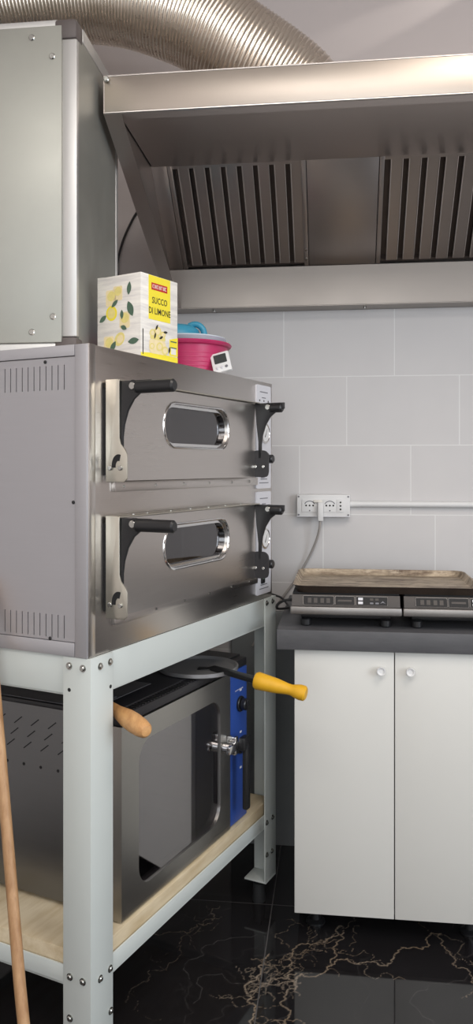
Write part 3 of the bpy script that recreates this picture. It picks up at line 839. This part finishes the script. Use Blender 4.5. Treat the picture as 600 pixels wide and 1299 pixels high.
# ------------------------------------------------------------------ carton of lemon juice
CA = R(26.0)
cd1 = Vector((math.sin(CA), math.cos(CA), 0)); cd0 = Vector((math.cos(CA), -math.sin(CA), 0))
cpos = OV(-0.020, 0.238, OT+0.0005)
ct = thing('juice_carton', 'white and yellow cardboard carton reading SUCCO DI LIMONE on the pizza oven', 'carton', cpos, -CA)
CWd, CLn, CH = 0.146, 0.151, 0.213
b = MB()
b.box((-CWd, 0, 0), (0, CLn, CH), M['plank'], 0.0012)
b.prism([(-CWd, CLn), (-CWd*0.5, CLn*0.92), (-CWd*0.05, CLn*0.2), (-CWd, 0.0)], XY, (CH, CH+0.0012), M['carton'])
b.build('box', ct)
Xf = 0.0005
def FR(u, v, w): return (w, u, v)      # front (right-hand) face: u along, v up
def FLf(u, v, w): return (u, -w, v)    # left-hand face: u = x
def ell(cu, cv, a, c_, rot, n=18): 
    return [(cu+a*math.cos(2*PI*k/n)*math.cos(rot)-c_*math.sin(2*PI*k/n)*math.sin(rot), cv+a*math.cos(2*PI*k/n)*math.sin(rot)+c_*math.sin(2*PI*k/n)*math.cos(rot)) for k in range(n)]
def leafp(cu, cv, a, c_, rot, n=8):
    P = []
    for k in range(n+1):
        t = -1+2*k/n; P.append((a*t, c_*(1-t*t)))
    for k in range(n-1, 0, -1):
        t = -1+2*k/n; P.append((a*t, -c_*(1-t*t)))
    return [(cu+u*math.cos(rot)-v_*math.sin(rot), cv+u*math.sin(rot)+v_*math.cos(rot)) for u, v_ in P]
b = MB()
b.prism([(0.030, 0.100), (0.119, 0.100), (0.119, CH-0.001), (0.030, CH-0.001)], FR, (0.0, Xf), M['yellow'])
b.prism([(0.041, 0.176), (0.106, 0.176), (0.106, 0.194), (0.041, 0.194)], FR, (Xf, Xf*1.6), M['red'])
b.prism([(0.0, 0.0), (CLn, 0.0), (CLn, 0.014), (0.05, 0.016), (0.0, 0.012)], FR, (0.0, Xf), M['yellow'])
b.prism([(0.116, 0.016), (CLn, 0.016), (CLn, 0.066), (0.116, 0.058)], FR, (0.0, Xf), M['yellow'])
b.prism([(0.122, 0.02), (0.143, 0.02), (0.143, 0.036), (0.122, 0.036)], FR, (Xf, Xf*1.5), M['carton'])
# jug, lemons and leaves picture
b.prism(rrect(0.032, 0.014, 0.100, 0.052, 0.012, 5), FR, (Xf, Xf*1.4), M['cream'])
b.prism(rrect(0.036, 0.050, 0.098, 0.060, 0.004, 4), FR, (Xf, Xf*1.7), M['paleyellow'])
for u, v_, a_ in ((0.045, 0.066, 0.012), (0.066, 0.072, 0.015), (0.088, 0.066, 0.011), (0.074, 0.034, 0.014), (0.096, 0.026, 0.014), (0.043, 0.032, 0.010)):
    b.prism(ell(u, v_, a_, a_*0.8, 0.4), FR, (Xf*1.7, Xf*2.1), M['paleyellow'])
    b.prism(ell(u, v_, a_*0.6, a_*0.5, 0.4), FR, (Xf*2.1, Xf*2.3), M['cream'])
for u, v_, r_ in ((0.055, 0.060, 1.2), (0.080, 0.058, 0.5), (0.062, 0.082, 1.0), (0.098, 0.074, 0.1), (0.115, 0.030, 1.4)):
    b.prism(leafp(u, v_, 0.009, 0.0032, r_), FR, (Xf*2.3, Xf*2.6), M['ink'])
b.box((Xf*1.0, 0.006, 0.008), (Xf*1.8, 0.009, 0.072), M['ink'])
b.text('SUCCO', 0.023, (Xf, 0.0745, 0.149), (0, 1, 0), (0, 0, 1), M['ink'], 0.80, th=Xf, bold=0.0002)
b.text('DI LIMONE', 0.023, (Xf, 0.0745, 0.122), (0, 1, 0), (0, 0, 1), M['ink'], 0.80, th=Xf, bold=0.0002)
for k in range(7):   # unreadable white letters of the red badge
    u = 0.0455+k*0.0084
    b.box((Xf*1.6, u, 0.1805), (Xf*2.2, u+0.0018, 0.190), M['carton'])
    if k % 2 == 0: b.box((Xf*1.6, u, 0.1885), (Xf*2.2, u+0.0058, 0.190), M['carton'])
    if k % 3 != 1: b.box((Xf*1.6, u, 0.1805), (Xf*2.2, u+0.0055, 0.182), M['carton'])
    if k % 2 == 1: b.box((Xf*1.6, u+0.0042, 0.1805), (Xf*2.2, u+0.006, 0.190), M['carton'])
for zz in (0.052, 0.036): b.box((Xf, 0.120, zz), (Xf*1.8, 0.146, zz+0.003), M['leaf'])
b.build('front_print', ct)
b = MB()
w0 = 0.0
for u, v_, a_ in ((-0.098, 0.158, 0.018), (-0.075, 0.168, 0.016), (-0.052, 0.098, 0.018), (-0.097, 0.118, 0.0185), (-0.105, 0.040, 0.018), (-0.070, 0.050, 0.019)):
    if abs(u+0.097) < 0.0005:
        b.prism(ell(u, v_, a_, a_*1.05, 0.3), FLf, (0.0, Xf), M['yellow']); b.prism(ell(u, v_, a_*0.7, a_*0.74, 0.3), FLf, (Xf, Xf*1.5), M['paleyellow'])
    elif abs(u+0.070) < 0.0005:
        b.prism(ell(u, v_, a_, a_*0.8, 0.8), FLf, (0.0, Xf), M['paleyellow']); b.prism(ell(u+0.002, v_, a_*0.6, a_*0.5, 0.8), FLf, (Xf, Xf*1.4), M['cream'])
    else:
        b.prism(rrect(u-a_, v_-a_*1.2, u+a_*0.9, v_+a_*1.1, a_*0.3, 4), FLf, (0.0, Xf*0.8), M['cream'])
        b.prism(ell(u, v_+0.004, a_*0.75, a_*0.7, 0.5), FLf, (Xf*0.8, Xf*1.3), M['paleyellow'])
for u, v_, a_, c_, r_ in ((-0.038, 0.176, 0.017, 0.007, 1.45), (-0.034, 0.124, 0.021, 0.010, -1.2), (-0.086, 0.142, 0.014, 0.0055, 0.7), (-0.062, 0.112, 0.012, 0.0055, 1.6), (-0.126, 0.106, 0.014, 0.0065, 0.6), (-0.056, 0.078, 0.011, 0.006, -0.4), (-0.092, 0.032, 0.017, 0.0075, 0.95), (-0.024, 0.042, 0.018, 0.008, 0.1)):
    b.prism(leafp(u, v_, a_, c_, r_), FLf, (Xf*1.4, Xf*2), M['leaf'])
b.build('side_print', ct)

# ------------------------------------------------------------------ basin, bowl, blue lid, timer on the oven
BP = Vector((-0.466, 2.494, OT+0.0005))
bas = thing('basin', 'round magenta plastic basin behind the lemon carton on the pizza oven', 'basin', BP)
RB = 0.137; BH = 0.104
b = MB(); b.lathe([(0, 0), (RB*0.78, 0), (RB*0.82, 0.004), (RB*0.94, BH-0.014), (RB, BH-0.011), (RB+0.004, BH-0.005), (RB, BH), (RB*0.92, BH-0.003), (RB*0.79, 0.008), (0, 0.006)], (0, 0, 0), M['pink'], 64)
for k in range(5): b.lathe([(RB*(0.829+0.0175*k), 0.012+0.013*k), (RB*(0.829+0.0175*k)+0.0016, 0.014+0.013*k), (RB*(0.829+0.0175*k)+0.001, 0.017+0.013*k)], (0, 0, 0), M['pink'], 64)
b.build('basin_wall', bas)
bo = thing('plastic_bowl', 'frosted white plastic bowl nested in the magenta basin', 'bowl', BP+Vector((0, 0, 0.0085)))
b = MB(); b.lathe([(0, 0), (0.085, 0), (0.098, 0.02), (0.106, 0.090), (0.124, 0.110), (0.122, 0.113), (0.103, 0.094), (0.094, 0.022), (0.083, 0.004), (0, 0.003)], (0, 0, 0), M['bowlw'], 56); b.build('bowl_wall', bo)
bl = thing('scoop_bowl', 'turquoise plastic dish with a holed handle, upside down on the white bowl', 'dish', BP+Vector((-0.004, 0, 0.0085+0.1135)))
b = MB()
b.lathe([(0, 0.046), (0.030, 0.045), (0.056, 0.040), (0.072, 0.028), (0.078, 0.010), (0.0795, 0.0), (0.10, 0.0), (0.1, 0.002), (0.082, 0.003)][::-1][2:], (-0.03, 0, 0.0), M['bluepl'], 48)
b.lathe([(0.0, 0.0), (0.108, 0.0), (0.108, 0.003), (0.0, 0.003)], (0, 0, -0.0), M['bluepl'], 48)
b.build('dish_wall', bl)
b = MB()
hp = [(0.012, -0.004, 0.040), (0.030, -0.005, 0.045), (0.046, -0.006, 0.040), (0.058, -0.006, 0.026), (0.062, -0.006, 0.006)]
b.tube(bez(hp, 5), 0.0095, M['bluepl'], 12)
b.build('handle', bl)
tpos = OV(-0.016, 0.674, OT+0.001)
tm = thing('kitchen_timer', 'small white digital kitchen timer leaning against the magenta basin', 'timer', tpos, R(-4))
b = MB(); T = Matrix.Rotation(R(-22), 4, 'X') @ Matrix.Rotation(R(-16), 4, 'Y') @ Matrix.Translation((0, 0, 0.0))
b.T = Matrix.Translation((0, 0, 0.006)) @ T
b.prism(rrect(-0.028, 0.0, 0.028, 0.066, 0.004, 4), FX, (-0.006, 0.006), M['white'], 0.001); b.build('case', tm)
b = MB(); b.T = Matrix.Translation((0, 0, 0.006)) @ T
b.prism(rrect(-0.019, 0.029, 0.019, 0.059, 0.002, 3), FX, (-0.0068, -0.0058), M['grey_lcd'])
b.build('display', tm)
for u in (-0.014, 0.0, 0.014):
    b = MB(); b.T = Matrix.Translation((0, 0, 0.006)) @ T
    b.cyl((u, -0.0058, 0.014), (u, -0.0085, 0.014), 0.0045, M['panelw'] if u < 0.01 else M['inkgrey'], 12, 0.001); b.build('button', tm)

# ------------------------------------------------------------------ base cabinet + worktop
CX0, CX1, CY = -0.128, 0.464, 2.45
kit = thing('base_cabinet', 'white two-door base cabinet with small round knobs under the dark worktop', 'cabinet', (CX0, CY, 0), 0)
w = CX1-CX0
b = MB()
b.box((0.001, 0.021, 0.092), (w-0.001, 0.60, 0.108), M['carcass']); b.box((0.001, 0.021, 0.864), (w-0.001, 0.60, 0.8825), M['carcass'])
b.box((0.001, 0.021, 0.108), (0.019, 0.60, 0.864), M['carcass']); b.box((w-0.019, 0.021, 0.108), (w-0.001, 0.60, 0.864), M['carcass'])
b.box((0.019, 0.585, 0.108), (w-0.019, 0.60, 0.864), M['carcass']); b.build('carcass', kit)
for x0, x1, kx in ((0.0, w/2-0.0015, 0.256), (w/2+0.0015, w, 0.341)):
    b = MB(); b.box((x0, 0.0, 0.088), (x1, 0.019, 0.880), M['door'], 0.0012); dr = b.build('door', kit)
    b = MB(); kz = 0.827
    b.lathe([(0, 0), (0.006, 0), (0.006, 0.012), (0.0125, 0.015), (0.0135, 0.019), (0.012, 0.023), (0.0095, 0.0225), (0.007, 0.0195), (0, 0.0195)], (kx, 0.0005, kz), M['white'], 28, Matrix.Rotation(R(90), 3, 'X'))
    b.build('knob', dr)
for x in (0.06, w-0.06):
    for y in (0.12, 0.54):
        b = MB(); b.lathe([(0, 0), (0.03, 0), (0.03, 0.006), (0.016, 0.012), (0.016, 0.08), (0.028, 0.085), (0.028, 0.0925), (0, 0.0925)], (x, y, 0), M['blackp'], 20); b.build('leg', kit)
b = MB(); b.box((-0.180, 2.43, 0.8835), (1.30, WY-0.001, 0.943), M['laminate'], 0.0015)
tag(b.build('worktop'), 'thick charcoal laminate worktop over the white cabinet', 'worktop')

b = MB(); b.box((-0.40, WY-0.02, 0.0), (-0.05, WY-0.001, 0.8825), M['board'], 0.001)  # added board that darkens the wall gap beside the cabinet
tag(b.build('gap_dark_board'), 'grey board added to darken the wall gap between stand and cabinet', 'board')

# ------------------------------------------------------------------ induction hobs
def hob(x0, label, loc=None):
    t = thing('induction_hob', label, 'hob', (x0, 2.452, 0.9435), 0, 'portable hobs on the worktop')
    Wd, Dd = 0.331, 0.42
    b = MB()
    b.box((0.004, 0.03, 0.040), (Wd-0.004, Dd, 0.098), M['hobbody'], 0.003)
    b.prism([(0.010, 0.046), (0.040, 0.046), (0.040, 0.098), (0.030, 0.098), (0.014, 0.066)], lambda u, v, w_: (w_, u, v), (0.004, Wd-0.004), M['hobbody'])
    b.box((0.03, 0.06, 0.022), (Wd-0.03, Dd-0.03, 0.040), M['blackp'], 0.003)
    b.build('body', t)
    b = MB(); b.box((0, 0.0, 0.042), (Wd, 0.016, 0.066), M['hobtrim'], 0.004); b.build('front_trim', t)
    b = MB(); b.box((0.006, 0.036, 0.098), (Wd-0.006, Dd-0.004, 0.1035), M['glow_disp'], 0.001); b.build('glass_top', t)
    # sloping control strip
    a = Vector((0, 0.0145, 0.0665)); c = Vector((0, 0.0305, 0.0965)); up = (c-a).normalized(); nr = Vector((0, -up.z, up.y))
    f = lambda u, v, w_: tuple(a+Vector((u, 0, 0))+up*v+nr*w_)
    b = MB()
    for u0, u1 in ((0.038, 0.130), (0.134, 0.192), (0.196, 0.290)):
        b.prism(rrect(u0, 0.003, u1, 0.031, 0.003, 3), f, (0.0, 0.002), M['glow_disp'])
        q = rrect(u0, 0.003, u1, 0.031, 0.003, 3)
        b.tube([f(u, v, 0.002) for u, v in q+[q[0]]], 0.0007, M['hobtrim'], 6, cap=False)
    for u in (0.052, 0.070, 0.090, 0.108):
        b.prism(rrect(u, 0.009, u+0.011, 0.024, 0.001, 2), f, (0.002, 0.0024), M['hobbody'])
    for u in (0.238, 0.254):
        b.prism(rrect(u, 0.008, u+0.010, 0.013, 0.001, 2), f, (0.002, 0.0024), M['inkgrey']); b.prism(rrect(u, 0.019, u+0.010, 0.026, 0.001, 2), f, (0.002, 0.0024), M['hobbody'])
    b.prism(rrect(0.142, 0.014, 0.184, 0.020, 0.001, 2), f, (0.002, 0.0024), M['hobbody'])
    b.prism([(0.268, 0.010), (0.276, 0.018), (0.284, 0.010), (0.276, 0.013)], f, (0.002, 0.0024), M['inkgrey'])
    b.build('control_strip', t)
    for v0 in (0.007, 0.019):
        b = MB(); b.prism(rrect(0.203, v0, 0.217, v0+0.008, 0.001, 2), f, (0.002, 0.004), M['panelw']); b.build('button', t)
    for x in (0.045, Wd-0.045):
        for y in (0.06, Dd-0.07):
            b = MB(); b.cyl((x, y, 0), (x, y, 0.0225), 0.017, M['blackp'], 18, 0.003); b.build('foot', t)
    return t
def children(o): return [c for c in bpy.data.objects if c.parent == o]
def copy_tree(o, parent=None):
    c = o.copy(); COL.objects.link(c)
    if parent: c.parent = parent
    for ch in children(o): copy_tree(ch, c)
    return c
h1 = hob(-0.141, 'black portable induction hob nearest the socket, its cable at its left')
h2 = copy_tree(h1); h2.location.x = -0.141+0.3345
h2['label'] = 'black portable induction hob, second along from the socket cable, above the right-hand door'

# ------------------------------------------------------------------ baking tray
tr = thing('baking_tray', 'large burnt and rusty baking tray lying across both induction hobs', 'baking tray', (-0.132, 2.47, 0.9435+0.104), 0)
TW, TD = 0.560, 0.42
b = MB()
def ring(i, z, r): return [(u, v, z) for u, v in rrect(i, i, TW-i, TD-i, r, 8)]
rings = [ring(0.010, 0.0, 0.030), ring(0.004, 0.010, 0.034), ring(0.0, 0.021, 0.038), ring(-0.003, 0.0225, 0.040), ring(-0.003, 0.020, 0.040)]
inn = [ring(0.002, 0.022, 0.037), ring(0.006, 0.012, 0.033), ring(0.013, 0.003, 0.028)]
def loft(b, RS, m, capfirst=False, caplast=False):
    n = len(RS[0]); V = [p for r in RS for p in r]; F = []
    for i in range(len(RS)-1):
        for k in range(n):
            l = (k+1) % n; F.append((i*n+k, i*n+l, (i+1)*n+l, (i+1)*n+k))
    if capfirst: F.append(tuple(range(n))[::-1])
    if caplast: F.append(tuple(range((len(RS)-1)*n, len(RS)*n)))
    b.add(V, F, m)
loft(b, rings[:4], M['trayrim'], capfirst=True); loft(b, [rings[3]]+inn, M['tray'], caplast=True)
b.build('pan', tr)

# ------------------------------------------------------------------ sockets, conduit, plug, cables
sk = thing('wall_socket', 'white surface box with two wall sockets above the hobs', 'socket', (-0.052, WY-0.0005, 1.284), 0)
b = MB(); b.box((-0.099, -0.036, -0.042), (0.099, 0, 0.042), M['white'], 0.004)
b.box((-0.099, -0.037, -0.041), (0.099, -0.0355, -0.039), M['panelw'])
b.build('back_box', sk)
for x0, x1 in ((-0.080, -0.022), (0.0, 0.048), (0.049, 0.078)):
    b = MB(); b.prism(rrect(x0, -0.024, x1, 0.024, 0.003, 3), FX, (-0.0385, -0.0355), M['white'], 0.0006)
    if x1-x0 > 0.03:
        cx = (x0+x1)/2
        for dx in (-0.013, 0, 0.013): b.cyl((cx+dx, -0.038, 0.001), (cx+dx, -0.0392, 0.001), 0.0035, M['ink'], 10)
        arc = [(cx+0.020*math.cos(R(t)), 0.003+0.016*math.sin(R(t))) for t in range(15, 166, 10)]; arc2 = [(cx+0.017*math.cos(R(t)), 0.003+0.013*math.sin(R(t))) for t in range(165, 14, -10)]
        b.prism(arc+arc2, FX, (-0.0392, -0.038), M['inkgrey'])
        b.cyl((cx, -0.038, -0.018), (cx, -0.0392, -0.018), 0.003, M['inkgrey'], 8)
    else:
        for dz in (-0.013, 0, 0.013): b.cyl(((x0+x1)/2, -0.038, dz), ((x0+x1)/2, -0.0392, dz), 0.0035, M['ink'], 10)
    b.build('outlet', sk)
for x in (-0.092, 0.092):
    for z in (-0.034, 0.034):
        b = MB(); b.cyl((x, -0.0355, z), (x, -0.0375, z), 0.0035, M['inkgrey'], 10); b.build('screw', sk)
b = MB(); b.cyl((0.0475, WY-0.0116, 1.290), (1.3, WY-0.0116, 1.290), 0.0115, M['white'], 16)
b.cyl((0.0475, WY-0.0116, 1.290), (0.085, WY-0.0116, 1.290), 0.0122, M['white'], 16)
tag(b.build('conduit'), 'white plastic conduit pipe running along the tiles from the socket box', 'conduit')
pg = thing('power_plug', 'white plug hanging from the left socket with its grey cable running down the wall', 'plug', (-0.062, WY-0.040, 1.284), 0)
b = MB(); b.box((-0.010, -0.020, -0.056), (0.010, 0.0, 0.014), M['white'], 0.003); b.box((-0.026, -0.006, 0.012), (0.006, 0.0008, 0.022), M['carton'], 0.002); b.build('plug_body', pg)
cp_ = [Vector(p) for p in ((-0.063, WY-0.050, 1.232), (-0.066, WY-0.048, 1.20), (-0.078, WY-0.035, 1.155), (-0.106, WY-0.02, 1.090), (-0.157, WY-0.015, 1.003), (-0.213, WY-0.015, 0.925), (-0.26, WY-0.02, 0.85), (-0.32, WY-0.02, 0.75))]
o_ = Vector((-0.062, WY-0.040, 1.284))
b = MB(); b.tube([p-o_ for p in bez(cp_, 8)], 0.0045, M['cablegrey'], 10); b.build('cable', pg)
kb = [(-0.140, 2.60, 1.005), (-0.165, 2.60, 1.003), (-0.192, 2.63, 0.985), (-0.195, 2.68, 0.962), (-0.165, 2.76, 0.952), (-0.175, 2.84, 0.952), (-0.21, 2.93, 0.962), (-0.28, 3.02, 0.95), (-0.34, 3.06, 0.85)]
b = MB(); b.tube(bez(kb, 8), 0.004, M['cabledark'], 10)
tag(b.build('power_cable'), 'thin black cable running from the hob back behind the pizza oven', 'cable')
wc = [(-0.735, 3.084, 2.46), (-0.783, 3.084, 2.40), (-0.83, 3.084, 2.30), (-0.85, 3.084, 2.2), (-0.83, 3.084, 2.1)]
b = MB(); b.tube(bez(wc, 6), 0.0045, M['cabledark'], 8)
tag(b.build('wall_cable'), 'thin dark cable on the wall in the gap between extractor box and hood', 'cable')

# ------------------------------------------------------------------ light
def area(name, loc, rot, sx, sy, power, col):
    l = bpy.data.lights.new(name, 'AREA'); l.shape = 'RECTANGLE'; l.size = sx; l.size_y = sy; l.energy = power; l.color = col
    o = bpy.data.objects.new(name, l); COL.objects.link(o); o.location = loc; o.rotation_euler = rot; return o
area('window_daylight', (0.2, -2.58, 1.8), (R(90), 0, 0), 2.86, 1.66, 38, (0.92, 0.97, 1.0))
area('side_window_daylight', (2.39, 0.3, 1.65), (R(90), 0, R(90)), 1.66, 1.56, 46, (0.84, 0.92, 1.0))
area('ceiling_lamp_light', (1.0, 0.7, CEIL-0.03), (0, 0, 0), 1.2, 1.2, 28, (1.0, 0.90, 0.80))
area('ceiling_lamp_light', (-0.4, -0.7, CEIL-0.03), (0, 0, 0), 1.6, 1.6, 40, (1.0, 0.96, 0.91))
sp = bpy.data.lights.new('added_streak_spot', 'SPOT'); sp.energy = 26; sp.color = (1.0, 0.93, 0.85); sp.spot_size = R(9); sp.spot_blend = 0.8; sp.shadow_soft_size = 0.01  # unseen spot added to draw a bright streak across the upper wall
so = bpy.data.objects.new('added_streak_spot', sp); COL.objects.link(so); so.location = (1.05, 2.97, 3.42)
so.rotation_euler = (Vector((0.10, 3.10, 3.06))-Vector((1.05, 2.97, 3.42))).to_track_quat('-Z', 'Y').to_euler()
wd = bpy.data.worlds.new('World'); S.world = wd; wd.use_nodes = True
wd.node_tree.nodes['Background'].inputs[0].default_value = (0.75, 0.82, 0.9, 1); wd.node_tree.nodes['Background'].inputs[1].default_value = 0.5

# ------------------------------------------------------------------ camera
cam = bpy.data.cameras.new('camera'); co = bpy.data.objects.new('camera', cam); COL.objects.link(co)
co.location = (0, 0, 1.43); co.rotation_euler = (R(90), 0, R(7.07))
cam.sensor_fit = 'VERTICAL'; cam.sensor_height = 36.0; cam.lens = 1032/1299*36.0
cam.shift_y = -57.5/1299; cam.clip_start = 0.05
S.camera = co
S.view_settings.view_transform = 'Standard'; S.view_settings.look = 'None'; S.view_settings.gamma = 1.0
S.view_settings.use_curve_mapping = False; S.view_settings.exposure = 0.25
S.cycles.use_denoising = True; S.cycles.max_bounces = 10
